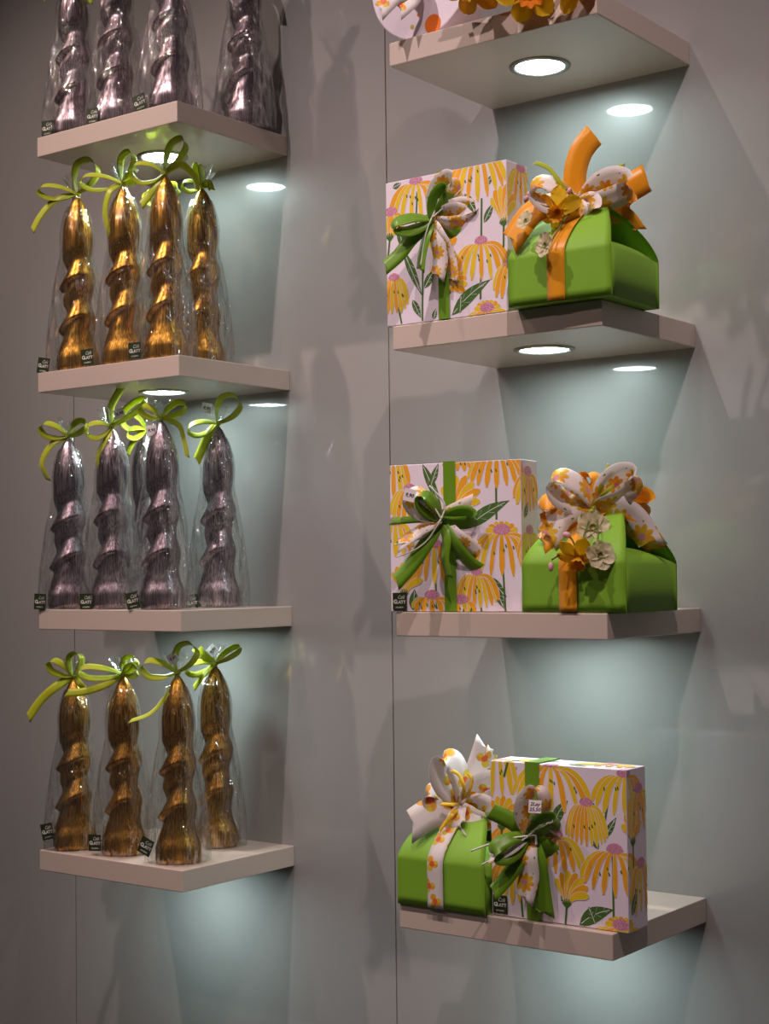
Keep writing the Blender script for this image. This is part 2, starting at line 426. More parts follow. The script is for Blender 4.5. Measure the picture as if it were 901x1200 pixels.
def stick_mesh(name, mat, seed):
    n, mz = 72, 220; v = []; f = []; rn = random.Random(seed)
    lips = [(.275+rn.uniform(-.01, .01), .050, .0142), (.495+rn.uniform(-.01, .01), .042, .0135)]
    ph = rn.uniform(-.25, .25); bx = rn.uniform(-.0015, .0015)
    for i in range(mz+1):
        t = i/mz
        for j in range(n):
            q = 2*PI*j/n                       # q=0 faces -Y, growing towards +X
            r = pr(t)
            for zl, slope, amp in lips:
                zq = zl+slope*math.sin(q+ph)+.006*math.sin(2*q)
                qq = (q+.42+ph+PI) % (2*PI)-PI
                fa = math.cos(.78*qq)**.9 if abs(qq) < 2.01 else 0
                r += .30*amp*(math.exp(-((t-zl-.02)/.055)**2)-.6*math.exp(-((t-zl-.13)/.05)**2))*(1-fa)
                d = t-zq
                s = scoop(d)
                r += amp*fa*s
            foot = max(0, 1-t/.16)
            r *= 1+.10*foot*math.cos(3*q+.6+ph)+.03*foot*math.cos(5*q+1)
            r += .0006*noise.noise(Vector((math.cos(q)*2.2, math.sin(q)*2.2, t*2+seed)))*(1-t)
            r += .00045*noise.noise(Vector((math.cos(q)*9, math.sin(q)*9, t*3+seed*3)))
            ox = bx*math.sin(t*6)
            v.append((math.sin(q)*r+ox, -math.cos(q)*r, t*CH))
    for i in range(mz):
        for j in range(n):
            f.append((i*n+j, i*n+(j+1) % n, (i+1)*n+(j+1) % n, (i+1)*n+j))
    f.append(tuple(range(n))[::-1]); f.append(tuple(mz*n+j for j in range(n)))
    return mesh(name, v, f, mat, True)
def bag_mesh(seed):
    n, mz = 72, 70; v = []; f = []; rn = random.Random(seed)
    w, d = .0420, .0385; cx = rn.uniform(-.002, .002)
    Ht = CH+.004; top = CH+.030
    for i in range(mz+1):
        z = top*i/mz if i else .0006
        for j in range(n):
            q = 2*PI*j/n; cq, sq = math.cos(q), math.sin(q)
            if z < Ht:
                t = z/Ht; k = (1-max(0, (t-.10)/.90)**1.45) if t < .999 else 0
                ww = .005+(w-.005)*k; dd = .005+(d-.005)*k
                e = 5 if t < .5 else 5-3*((t-.5)/.5)
                rr = (abs(cq/ww)**e+abs(sq/dd)**e)**(-1/e)
                base = max(rr, pr(min(t*Ht/CH, 1))*(1.12 if t < .16 else 1.06)+.0016 if t < .93 else .005)
                if .93 <= t: base = .0045+(base-.0045)*(1-(t-.93)/.07)**.8 if base > .0045 else .0045
                wr = .0024*noise.noise(Vector((cq*2.2+seed*7, sq*2.2, z*16)))+.0018*noise.noise(Vector((cq*5+seed*3, sq*5, z*30)))
                pleat = max(0, (t-.72)/.28)*.0015*math.sin(q*9+seed+2*math.sin(q*2))
                r = base+abs(wr)*(1-.6*t)+pleat*(.4 if t > .95 else 1)
            else:
                u = (z-Ht)/(top-Ht); r = .0042+.015*u**.8+.0045*u*math.sin(q*7+seed)
            x = cq*r+cx; y = sq*r; zz = z
            if z > Ht: zz = z+.004*math.sin(q*4+seed)*(z-Ht)/(top-Ht)
            v.append((x, y, zz))
    for i in range(mz):
        for j in range(n):
            f.append((i*n+j, i*n+(j+1) % n, (i+1)*n+(j+1) % n, (i+1)*n+j))
    return mesh('cellophane_bag', v, f, MAT['cello'], True)
STICKS = {k: [stick_mesh('chocolate_body', MAT[k], s) for s in (1, 2)] for k in ('gold', 'bronze', 'silver')}
BAGS = [bag_mesh(s) for s in (1, 2, 3)]
LS = .00136; RW = .0125
def pack(x, y, z, kind, hk, bow, label, rotz=0, idx=0, stick=(-.028, -.036, .012), sroll=0, tag=None, group=None):
    t = thing('chocolate_stick', label, 'chocolate', (x, y, z+.0004), 0, group)
    sc = hk/CH
    c = obj('chocolate_body', STICKS[kind][idx % 2], t, (0, 0, .001), (0, 0, rotz)); c.scale = (1, 1, sc)
    bg = obj('cellophane_bag', BAGS[idx % 3], t, (0, 0, 0), (0, 0, rotz*.4+.1)); bg.scale = (1, 1, sc)
    kz = hk+.004
    kn = ellipsoid('ribbon_bow', MAT['lime'], t, (.0058, .0058, .0048), (0, 0, kz))
    for k, it in enumerate(bow):
        if it[0] == 'L': loop_strip('loop', MAT['lime'], kn, LS, it[1], it[2], it[3], RW, None, (.002+.0015*k, .012))
        else: tail_strip('tail', MAT['lime'], kn, LS, it[1], RW*(it[3] if len(it) > 3 else 1), it[2] if len(it) > 2 else (.3, .7), .006+.002*k)
    if stick: sticker(t, ((stick[0]+.0249)/.797, -.0412, stick[1]), .0225, F*.6+Vector((0, -1, 0)), sroll)
    if tag: sticker(t, R*tag[0]*LS+U*(kz+tag[1]*LS)+F*.010, .016, F, tag[2], TAGM, SMALLPRICE, 'price_label')
    return t
def TL(*p): return list(p)
GA = 'silver chocolate sticks on the topmost shelf'; GB = 'bright gold chocolate sticks'; GC = 'silver chocolate sticks between the gold shelves'; GD = 'dark bronze chocolate sticks'
bow_std = [('L', 160, 34, 14), ('L', 40, 34, 16), ('T', [(-18, -6), (-34, -34)]), ('T', [(14, -10), (22, -40)])]
# topmost shelf, silver
pack(-.628, -.208, HZ[0], 'silver', .270, bow_std, 'silver chocolate stick above the gold ones, farthest from the shelf\'s front corner', .1, 0, (-0.038, 0.012), 0, None, GA)
pack(-.528, -.208, HZ[0], 'silver', .278, bow_std, 'silver chocolate stick above the gold ones, second from the outer shelf end', -.15, 1, (-0.033, 0.012), 0, None, GA)
pack(-.408, -.206, HZ[0], 'silver', .284, bow_std, 'silver chocolate stick at the front corner of the shelf above the gold ones', .05, 2, (-0.046, 0.014), .25, None, GA)
pack(-.378, -.068, HZ[0], 'silver', .284, bow_std, 'silver chocolate stick standing alone near the wall, above the gold ones', -.1, 3, (-0.046, 0.004), .1, None, GA)
# second shelf, gold
pack(-.620, -.208, HZ[1], 'gold', .287, [('L', 176, 44, 15), ('L', 62, 42, 26), ('T', [(-24, -8), (-42, -26), (-52, -44)], (.2, .5))],
     'bright gold chocolate stick with one ribbon tail arching out over the shelf end', .1, 0, (-0.054, 0.011), -.18, None, GB)
pack(-.517, -.204, HZ[1], 'gold', .288, [('L', 178, 48, 17), ('L', 74, 36, 15, (.5, .2, .8)), ('L', 20, 18, 9), ('T', [(-14, -10), (-20, -36), (-14, -66)], (.2, .9))],
     'bright gold chocolate stick with a ribbon tail hanging straight down its bag', -.1, 1, (-0.057, 0.016), .06, None, GB)
pack(-.424, -.204, HZ[1], 'gold', .290, [('L', 58, 42, 17, (.6, .1, .75)), ('L', 182, 36, 22), ('T', [(-10, -18), (-26, -38)], (.2, .2)), ('T', [(18, 8), (34, -6), (38, -22)], (.5, .9))],
     'bright gold chocolate stick at the shelf corner, its ribbon loop reaching the lamp', .0, 2, (-0.046, 0.016), .03, None, GB)
pack(-.545, -.088, HZ[1], 'gold', .286, [('L', 165, 22, 14), ('L', 40, 24, 14), ('T', [(12, -12), (18, -26)])],
     'gold chocolate stick almost hidden behind the one at the shelf corner', .3, 1, None, 0, None, GB)
pack(-.437, -.108, HZ[1], 'gold', .290, [('L', 185, 22, 12), ('L', 100, 24, 6), ('T', [(8, 2), (12, -6)])],
     'gold chocolate stick behind the corner one, closest to the wall', -.2, 0, None, 0, None, GB)
# third shelf, silver
pack(-.638, -.214, HZ[2], 'silver', .274, [('L', 160, 32, 15), ('L', 33, 28, 12), ('T', [(-18, -10), (-30, -32), (-22, -52)], (.3, .9))],
     'silver chocolate stick at the outer end of the shelf between gold ones', .15, 1, (-0.042, 0.012), -.05, None, GC)
pack(-.544, -.206, HZ[2], 'silver', .285, [('L', 36, 50, 10, (.3, .5, .8)), ('L', 196, 28, 17, (.5, .3, .8)), ('T', [(0, 20), (10, 40), (16, 50)], (.8, .3)), ('T', [(-6, -18), (-16, -40), (-8, -66)], (.5, 1.0))],
     'silver chocolate stick with one ribbon tail standing straight up', -.1, 0, (-0.038, 0.012), .03, (10, 14, .4), GC)
pack(-.590, -.086, HZ[2], 'silver', .291, [('L', 150, 30, 18), ('L', 200, 22, 12), ('T', [(-14, -14), (-22, -30)])],
     'silver chocolate stick in the back row, half hidden between two others', .3, 1, None, 0, None, GC)
pack(-.428, -.212, HZ[2], 'silver', .289, [('L', 26, 32, 12, (.2, .7, .6)), ('L', 152, 24, 10, (.2, .7, .6)), ('T', [(20, -8), (26, -24), (30, -44)], (.8, .9))],
     'silver chocolate stick at the shelf corner with price label beside its knot', .05, 2, (-0.042, 0.014), .2, (-10, -14, .15), GC)
pack(-.432, -.082, HZ[2], 'silver', .290, [('L', 52, 38, 24), ('L', 196, 34, 15), ('T', [(-10, -14), (-24, -44)], (.2, .1), 1.15)],
     'silver chocolate stick nearest the wall with a round ribbon loop', -.15, 3, (-0.041, 0.008), .1, (-12, 18, -.2), GC)
# fourth shelf, bronze
pack(-.630, -.211, HZ[3], 'bronze', .270, [('L', 148, 32, 13), ('L', 78, 28, 15), ('T', [(-20, -12), (-38, -28), (-52, -48)], (.1, .3), 1.15), ('T', [(8, -8), (14, -14)])],
     'dark bronze chocolate stick with a broad ribbon tail sweeping off the shelf end', .1, 1, (-0.039, 0.03), .22, None, GD)
pack(-.527, -.200, HZ[3], 'bronze', .275, [('L', 174, 50, 13, (.15, .75, .6)), ('L', 55, 24, 14, (.6, .2, .7)), ('L', 20, 18, 12), ('T', [(-22, -12), (-46, -19), (-64, -20)], (.2, .3))],
     'dark bronze chocolate stick with flat loop and tail pointing sideways', -.1, 0, (-0.043, 0.02), .03, None, GD)
pack(-.406, -.203, HZ[3], 'bronze', .282, [('L', 60, 36, 22), ('L', 168, 38, 18, (.2, .7, .6)), ('T', [(-8, -20), (-28, -44), (-52, -53)], (.7, 1.1), .8)],
     'dark bronze chocolate stick at the shelf corner with thin curled ribbon tail', .0, 2, (-0.047, 0.026), -.42, (-4, 16, .5), GD)
pack(-.453, -.070, HZ[3], 'bronze', .287, [('L', 32, 36, 8, (.3, .6, .7)), ('L', 192, 33, 14), ('T', [(-12, 10), (-20, 18)], (.1, .1), 1.2), ('T', [(-10, -10), (-24, -28)], (.6, .6), .8)],
     'dark bronze chocolate stick in the back, against the wall', -.15, 3, None, 0, (-2, 16, .8), GD)

# ------------------------------------------------------------------ printed boxes
BW, BH, BD = .192, .194, .050
def clip(poly, x0, x1, y0, y1):
    for ax, lim, sg in ((0, x0, 1), (0, x1, -1), (1, y0, 1), (1, y1, -1)):
        out = []
        for i in range(len(poly)):
            a, c = poly[i-1], poly[i]; da = (a[ax]-lim)*sg; dc = (c[ax]-lim)*sg
            if (da >= 0) != (dc >= 0):
                u = da/(da-dc); out.append((a[0]+(c[0]-a[0])*u, a[1]+(c[1]-a[1])*u))
            if dc >= 0: out.append(c)
        poly = out
        if len(poly) < 3: return []
    return poly
def petal_poly(p0, p1, p2, w0, w1, n=8):
    L = []; Rr = []
    for i in range(n+1):
        t = i/n; x = (1-t)**2*p0[0]+2*t*(1-t)*p1[0]+t*t*p2[0]; y = (1-t)**2*p0[1]+2*t*(1-t)*p1[1]+t*t*p2[1]
        dx = 2*(1-t)*(p1[0]-p0[0])+2*t*(p2[0]-p1[0]); dy = 2*(1-t)*(p1[1]-p0[1])+2*t*(p2[1]-p1[1])
        l = math.hypot(dx, dy) or 1; nx, ny = -dy/l, dx/l
        w = (w0+(w1-w0)*min(1, t/.65)**.9)*(1 if t < .82 else math.sqrt(max(0, 1-((t-.82)/.19)**2)))
        L.append((x+nx*w, y+ny*w)); Rr.append((x-nx*w, y-ny*w))
    return L+Rr[::-1]
def leaf_poly(a, c, w, bend=0, n=8):
    L = []; Rr = []; dx, dy = c[0]-a[0], c[1]-a[1]; l = math.hypot(dx, dy); nx, ny = -dy/l, dx/l
    for i in range(n+1):
        t = i/n; o = bend*math.sin(PI*t); x = a[0]+dx*t+nx*o; y = a[1]+dy*t+ny*o; q = w*math.sin(PI*t**.8)
        L.append((x+nx*q, y+ny*q)); Rr.append((x-nx*q, y-ny*q))
    return [L[0]]+L[1:-1]+[L[-1]]+Rr[1:-1][::-1]
class Print:
    def __init__(s, seed): s.P = []; s.r = random.Random(seed)
    def add(s, poly, m): s.P.append((poly, m))
    def petal(s, p0, p1, p2, w0, w1, m):
        s.add(petal_poly(p0, p1, p2, w0+.0005, w1+.0005), 4); s.add(petal_poly(p0, p1, p2, w0, w1), m)
    def stem(s, a, c, w=.0011): 
        dx, dy = c[0]-a[0], c[1]-a[1]; l = math.hypot(dx, dy); nx, ny = -dy/l*w, dx/l*w
        s.add([(a[0]+nx, a[1]+ny), (c[0]+nx, c[1]+ny), (c[0]-nx, c[1]-ny), (a[0]-nx, a[1]-ny)], 2)
    def leaf(s, a, c, w, bend=0):
        s.add(leaf_poly(a, c, w, bend), 2)
        dx, dy = c[0]-a[0], c[1]-a[1]; l = math.hypot(dx, dy); nx, ny = -dy/l, dx/l
        pts = []
        for i in range(7):
            t = .06+.84*i/6; o = bend*math.sin(PI*t); pts.append((a[0]+dx*t+nx*o, a[1]+dy*t+ny*o))
        s.add([(x+nx*.0004, y+ny*.0004) for x, y in pts]+[(x-nx*.0004, y-ny*.0004) for x, y in pts[::-1]], 4)
        for t in (.3, .5, .7):
            for sg in (-1, 1):
                o = bend*math.sin(PI*t); x = a[0]+dx*t+nx*o; y = a[1]+dy*t+ny*o
                q = w*math.sin(PI*(t+.12)**.8)*.8*sg; e = (x+dx*.13+nx*q, y+dy*.13+ny*q)
                s.add([(x, y), e, (e[0]+nx*.0004, e[1]+.0005)], 4)
    def droop(s, c, R_, ln, n=9, spread=1.45, cone=.011, full=False, w=.0040):
        for i in range(n):
            u = -1+2*i/(n-1); a = u*spread
            sx = math.sin(a); l = ln*(1-.10*s.r.random())
            p0 = (c[0]+sx*cone*.9, c[1]-.001+(-.0)*abs(u))
            p1 = (c[0]+sx*R_*.75, c[1]+.004-ln*.18*(1-abs(u))-.002)
            p2 = (c[0]+sx*R_*(1.0), c[1]-l*(.62+.38*math.cos(a)))
            s.petal(p0, p1, p2, .0016, w*(.75+.25*s.r.random()), 0 if (i+s.r.randint(0, 1)) % 2 else 1)
        if full:
            for i in range(7):
                a = PI*(.1+.8*i/6); p2 = (c[0]+math.cos(a)*cone*1.9, c[1]+math.sin(a)*cone*1.25)
                s.petal((c[0]+math.cos(a)*cone*.7, c[1]+math.sin(a)*cone*.6), ((c[0]+p2[0])/2, (c[1]+p2[1])/2+.002), p2, .0025, .0035, i % 2)
        for k in range(5):
            x = c[0]+s.r.uniform(-.7, .7)*R_; y = c[1]-ln*s.r.uniform(.25, .5)
            s.add([(x, y), (x+.0016, y+.0006), (x+.0030, y-.0034), (x+.0010, y-.004)], 2)
        s.add([(c[0]+cone*math.cos(2*PI*i/18), c[1]+cone*.28+cone*.72*math.sin(2*PI*i/18)*(1 if math.sin(2*PI*i/18) > 0 else .55)) for i in range(18)], 3)
    def up(s, c, ln, n=7, lean=0, spread=.75, w=.0048):
        for i in range(n):
            u = -1+2*i/(n-1); a = u*spread+lean; l = ln*(1-.22*abs(u)**2+.05*s.r.random())
            p2 = (c[0]+math.sin(a)*l, c[1]+math.cos(a)*l)
            s.petal((c[0]+math.sin(a)*.004, c[1]+.004), (c[0]+math.sin(a*.5)*l*.55, c[1]+math.cos(a*.5)*l*.55), p2, .0018, w, i % 2)
        for i in range(7):
            a = -PI*.5+PI*i/6; e = (c[0]+math.sin(a)*.0062, c[1]+.003+math.cos(a)*.005)
            s.stem((c[0], c[1]-.003), e, .0008)
        s.stem((c[0], c[1]), (c[0]-lean*.008, c[1]-.03), .0014)
def print_R4():
    p = Print(4)
    p.leaf((.125, .002), (.172, .026), .0095, .004); p.leaf((.147, .006), (.138, .026), .005); p.leaf((.028+.03, .002), (.068, .026), .006)
    p.stem((.172, .095), (.172, .012), .0014); p.stem((.137, .148), (.149, .098), .0012)
    p.leaf((.160, .118), (.139, .158), .0055, -.002); p.leaf((.161, .110), (.178, .137), .0045); p.stem((.160, .118), (.168, .160), .0013)
    p.leaf((.153, .096), (.142, .116), .0045); p.leaf((.092, .120), (.112, .152), .007, .003); p.leaf((.10, .028), (.122, .060), .0065)
    p.leaf((.028, .178), (.040, .188), .004); p.stem((.04, .06), (.045, .002), .0013); p.leaf((.012, .135), (.018, .148), .004); p.leaf((.098, .09), (.106, .108), .004)
    p.droop((.088, .192), .056, .058, 9, 1.4); p.droop((.010, .205), .030, .060, 6, 1.3)
    p.droop((.190, .186), .046, .050, 9, 1.35); p.droop((.137, .148), .030, .052, 11, 1.25, .0095, False, .0034)
    p.droop((.036, .112), .044, .050, 8, 1.35); p.droop((.030, .068), .034, .052, 9, 1.3); p.droop((.093, .106), .040, .046, 9, 1.4)
    p.droop((.175, .094), .048, .054, 9, 1.38, .0115); p.droop((.182, .004), .050, .040, 9, 1.5, .012, True)
    p.up((.016, .110), .040, 7, .1); p.up((.108, .024), .042, 7, .35, .8); p.up((.206, .105), .040, 6); p.droop((.222, .165), .03, .05, 7)
    p.droop((.225, .075), .03, .06, 7); p.leaf((.200, .02), (.214, .05), .006)
    p.leaf((.05, .215), (.09, .225), .006); p.droop((.15, .235), .04, .03, 8); p.up((.03, .205), .03, 6, 1.2); p.leaf((.105, .21), (.135, .2), .005)
    return p
def print_R3():
    p = Print(3)
    p.stem((.157, .194), (.157, .118), .0014); p.leaf((.114, .108), (.176, .142), .009, .003); p.leaf((.05, .194), (.078, .135), .006)
    p.leaf((.062, .165), (.074, .194), .005); p.leaf((.033, .002), (.036, .030), .007); p.leaf((.145, .045), (.170, .018), .006); p.stem((.165, .06), (.168, 0), .0013)
    p.stem((.066, .07), (.069, .004), .0013); p.stem((.128, .04), (.134, 0), .0012); p.leaf((.155, .028), (.166, .004), .005); p.leaf((.093, .16), (.099, .176), .004); p.leaf((.025, .1), (.036, .085), .004)
    p.droop((.006, .200), .024, .052, 7); p.droop((.030, .160), .030, .046, 9, 1.3, .009); p.droop((.008, .115), .026, .046, 7); p.droop((.158, .202), .042, .046, 9, 1.4)
    p.droop((.102, .205), .022, .024, 7); p.up((.096, .125), .052, 7, .35, .8, .0052); p.up((.020, .022), .042, 7, .2)
    p.droop((.164, .100), .044, .056, 9, 1.5, .0125, True); p.droop((.066, .085), .03, .05, 7); p.droop((.128, .048), .032, .046, 10, 1.3, .008, False, .0036)
    p.droop((.062, .018), .03, .022, 7, 1.5); p.droop((.105, .012), .02, .02, 6); p.droop((.212, .175), .03, .05, 8); p.droop((.215, .10), .028, .05, 8); p.leaf((.2, .12), (.212, .14), .005)
    p.droop((.03, .225), .04, .03, 8); p.droop((.12, .228), .04, .03, 8); p.leaf((.07, .21), (.09, .222), .005)
    return p
def print_R2():
    p = Print(2)
    p.stem((.052, .175), (.048, .105), .0013); p.leaf((.055, .118), (.078, .145), .008, .002); p.leaf((.028, .10), (.058, .035), .006); p.leaf((.020, .135), (.030, .095), .006); p.stem((.060, .09), (.058, .002), .0014)
    p.leaf((.062, .045), (.078, .068), .006); p.leaf((.042, .032), (.056, .006), .005); p.stem((.154, .150), (.150, .02), .0014); p.leaf((.105, .004), (.166, .044), .009, .004); p.leaf((.118, .006), (.120, .030), .005)
    p.leaf((.128, .160), (.146, .130), .006); p.leaf((.157, .118), (.172, .142), .005); p.leaf((.076, .002), (.080, .016), .004); p.leaf((.012, .186), (.026, .190), .004); p.stem((.013, .05), (.024, .002), .0013); p.leaf((.16, .165), (.172, .178), .004)
    p.droop((.050, .186), .044, .052, 8, 1.35, .011); p.droop((.148, .206), .044, .060, 9, 1.4); p.droop((.008, .150), .02, .03, 6); p.up((.006, .118), .032, 5, .5)
    p.droop((.012, .062), .024, .048, 8, 1.2, .009, False, .004); p.droop((.152, .092), .044, .050, 9, 1.4, .010); p.up((.098, .032), .036, 6, .9, .6); p.up((.092, .08), .04, 6)
    p.droop((.160, .004), .036, .03, 9, 1.5, .011, True); p.up((.187, .112), .050, 7, .1, .6); p.droop((.225, .185), .03, .045, 7); p.droop((.20, .06), .03, .05, 8); p.droop((.232, .10), .025, .04, 7)
    p.droop((.1, .225), .04, .03, 8)
    return p
def printed_box(name, label, origin, rotz, pr_, group='daisy-printed gift boxes'):
    t = thing(name, label, 'gift box', origin, rotz, group)
    box('carton', (0, BW, 0, BD, 0.0003, BH), MAT['paper'], t, .0008)
    V = []; Fc = []; MI = []
    def face(u0, u1, v0, v1, fn):
        for k, (poly, m) in enumerate(pr_.P):
            q = clip(poly, u0, u1, v0, v1)
            if len(q) < 3: continue
            off = .00022+k*.0000008+(.00002 if m == 3 else 0); o = len(V)
            V.extend(fn(x, y, off) for x, y in q); Fc.append(tuple(range(o, o+len(q)))); MI.append(m)
    e = .0006
    face(e, BW-e, e, BH-e, lambda x, y, o: (x, -o, y))
    face(BW+e, BW+BD-e, e, BH-e, lambda x, y, o: (BW+o, x-BW, y))
    face(e, BW-e, BH+e, BH+BD-e, lambda x, y, o: (x, y-BH, BH+o))
    me = mesh('flower_print', V, Fc, [MAT['petal_y'], MAT['petal_o'], MAT['leafp'], MAT['cone'], MAT['paper']], False, MI)
    obj('flower_print', me, t)
    return t
def band(parent, cx, w, mat, name='ribbon_band'):
    o = .0012; pts = []
    x0, x1 = cx-w/2, cx+w/2; th = .0006
    ring = [(-o, 0.0006), (-o, BH+o), (BD+o, BH+o), (BD+o, .0006)]; ring2 = [(-o-th, .0006), (-o-th, BH+o+th), (BD+o+th, BH+o+th), (BD+o+th, .0006)]
    v = []; f = []; uv = []
    L = 0
    for k, rg in enumerate((ring, ring2)):
        for i, (y, z) in enumerate(rg):
            for x in (x0, x1): v.append((x, y, z)); uv.append(((x-x0)/w, i*6))
    for i in range(3):
        a = 2*i; f.append((a, a+1, a+3, a+2)); f.append((8+a, 8+a+2, 8+a+3, 8+a+1)); f.append((a, a+2, 8+a+2, 8+a)); f.append((a+1, 8+a+1, 8+a+3, a+3))
    obj(name, mesh(name, v, f, mat, False, None, uv), parent)
RS = .00108
def self_axis(ang):
    a = math.radians(ang); return (-math.sin(a)*.80+math.cos(a)*.12, math.cos(a)*.80+math.sin(a)*.12, .55)
class Bow:
    """a bow whose knot is an object under the gift; loops and tails are its children"""
    def __init__(s, gift, loc, rotz, mat, rad=.006):
        s.k = ellipsoid('bow', mat, gift, (rad, rad, rad), loc, rot=(0, 0, -rotz)); s.i = 0
    def L(s, mat, ang, ln, opn, w, axis=None, fo=None, name='loop'):
        s.i += 1; return loop_strip(name, MAT[mat], s.k, RS, ang, ln, opn*.72, w, axis or self_axis(ang), fo or (.003+.001*s.i, .016))
    def T(s, mat, pts, w, tw=(.2, .4), f0=None, cut=.35, name='tail', narrow=.35):
        s.i += 1; return tail_strip(name, MAT[mat], s.k, RS, pts, w, tw, f0 if f0 is not None else .004+.001*s.i, cut, narrow=narrow)
    def S(s, mat, pts, rad=.0009, name='raffia_string'):
        P = [to3((x*RS, y*RS, (q[0] if q else .014))) for x, y, *q in [(0, 0)]+list(pts)]
        v, f = tube(P, rad, 16, 6); return obj(name, mesh(name, v, f, MAT[mat], True), s.k)

# box on the second shelf
g2 = printed_box('printed_box', 'daisy-printed gift box overhanging its shelf front, dark green bow, no sticker', (.0395, -.2515, HZ[1]+.0003), 0, print_R2())
band(g2, .094, .017, MAT['green_rib'])
bw = Bow(g2, (.083, -.012, .130), 0, MAT['green_rib'])
bw.L('daisy_rib', 62, 54, 30, .022); bw.L('daisy_rib', 4, 52, 30, .022); bw.L('green_rib', 62, 38, 18, .019)
bw.L('green_rib', 197, 46, 20, .019); bw.T('green_rib', [(20, -10), (38, -26), (54, -34)], .019, (.3, .7)); bw.T('green_rib', [(-24, -24), (-40, -44), (-56, -58)], .019, (.2, .3))
bw.T('daisy_rib', [(6, -24), (10, -50), (6, -70)], .02, (.5, .2)); bw.T('green_rib', [(-6, -20), (-12, -44), (-14, -62)], .016, (.7, .9)); bw.T('daisy_rib', [(10, -20), (22, -44), (26, -76)], .018, (.9, .9))
bw.T('daisy_rib', [(24, 10), (44, 4), (58, -8)], .02, (.8, .5))
bw.S('raffia', [(-8, -22), (-14, -58)]); bw.S('raffia', [(14, 12), (38, 36)]); bw.S('raffia', [(8, 20), (10, 44)])
# box on the third shelf
g3 = printed_box('printed_box', 'daisy-printed gift box turned slightly, green ribbon band and sticker, beside blossom-trimmed green box', (.0425, -.2545, HZ[2]+.0003), math.radians(7), print_R3())
band(g3, .090, .017, MAT['green_rib'])
bw = Bow(g3, (.083, -.012, .120), math.radians(7), MAT['green_rib'])
lp = bw.L('daisy_rib', 143, 48, 26, .022); bw.L('green_rib', 132, 36, 18, .019); bw.T('daisy_rib', [(26, 12), (50, 22)], .026, (.5, .2), None, .1); bw.L('green_rib', 2, 38, 18, .019)
bw.T('green_rib', [(-28, 0), (-60, -2)], .010, (.5, .3)); bw.T('daisy_rib', [(-24, -12), (-50, -30)], .022, (.9, .8)); bw.T('green_rib', [(-18, -28), (-36, -54), (-54, -74)], .020, (.2, .3))
bw.T('green_rib', [(6, -24), (4, -48), (8, -68)], .013, (.4, .9)); bw.T('green_rib', [(14, -28), (36, -54), (62, -70)], .019, (.8, .5)); bw.T('daisy_rib', [(18, -20), (38, -34), (54, -50)], .019, (.6, .2))
bw.S('raffia', [(-24, -22), (-56, -30)]); bw.S('raffia', [(-22, -30), (-54, -45)]); bw.S('raffia', [(-10, 16), (-24, 34)], .0012); bw.S('raffia', [(4, 18), (-14, 40)], .0012)
sticker(g3, (.0135, -.0012, .0135), .0205, (0, -1, 0))
sticker(bw.k, R*(-38*RS)+U*(28*RS)+F*.034, .016, F*1+R*-.4, -.25, TAGM, SMALLPRICE, 'price_label')
# box on the lowest shelf
g4 = printed_box('printed_box', 'daisy-printed gift box with handwritten price label on its bow, beside orange-dotted bow', (.1885, -.2435, HZ[3]+.0003), math.radians(1.2), print_R4())
band(g4, .062, .020, MAT['green_rib'])
bw = Bow(g4, (.060, -.012, .108), 0, MAT['green_rib'])
bw.L('daisy_rib', 80, 54, 30, .026); bw.T('green_rib', [(-18, 16), (-42, 28)], .021, (.2, .1), None, .1); bw.L('green_rib', 34, 36, 20, .019); bw.L('green_rib', 206, 44, 24, .020)
bw.T('green_rib', [(16, -10), (30, -20), (38, -26)], .022, (.3, .6), None, .1); bw.T('daisy_rib', [(18, 4), (34, -4), (40, -20)], .016, (.9, 1.1)); bw.T('green_rib', [(-12, -28), (-24, -46), (-40, -64)], .020, (.3, .6))
bw.T('daisy_rib', [(-2, -22), (0, -46), (-6, -70)], .026, (.2, .5), .014); bw.T('green_rib', [(10, -26), (14, -56), (18, -88)], .022, (.4, .3)); bw.T('daisy_rib', [(-20, -14), (-44, -24)], .018, (.9, .9))
bw.S('raffia', [(-24, -16), (-54, -32)], .0012); bw.S('raffia', [(-30, -4), (-66, -16)], .0012); bw.S('raffia', [(12, 10), (20, 14)], .0016); bw.S('raffia', [(8, 0), (9, -10)], .0016)
sticker(g4, (.0125, -.0012, .0145), .0205, (0, -1, 0))
sticker(bw.k, R*(6*RS)+U*(36*RS)+F*.034, .0155, F+R*-.15+U*.25, -.05, TAGM, PRICE, 'price_label')

# ------------------------------------------------------------------ green gable boxes
GW, GD_, GH1, GH2 = .146, .134, .058, .124
def panel_data(sign):
    th = .0009; n, k = 26, 14; prof = []
    for i in range(6): prof.append((GH1*i/5, GD_/2, GW/2))
    for i in range(1, n+1):
        t = i/n; y = GD_/2*(1-t**1.45)+.0006; z = GH1+(GH2-GH1)*(1-(1-t)**1.12); hw = GW/2*(1-.52*t**1.6); prof.append((z, y, hw))
    v = []; f = []; m = len(prof)
    for lay in (0, 1):
        for (z, y, hw) in prof:
            for j in range(k+1):
                s = -1+2*j/k; yy = y+.0022*(1-s*s)*(1 if z > GH1*.2 else z/(GH1*.2))*(.3 if z < GH1 else .6)
                v.append((s*hw, sign*(yy-th*lay), z))
    o = m*(k+1)
    for i in range(m-1):
        for j in range(k):
            a = i*(k+1)+j; f.append((a, a+1, a+k+2, a+k+1)); f.append((o+a, o+a+k+1, o+a+k+2, o+a+1))
        for j in (0, k):
            a = i*(k+1)+j; f.append((a, a+k+1, o+a+k+1, o+a))
    for j in range(k):
        f.append((j, o+j, o+j+1, j+1)); a = (m-1)*(k+1)+j; f.append((a, a+1, o+a+1, o+a))
    return v, f
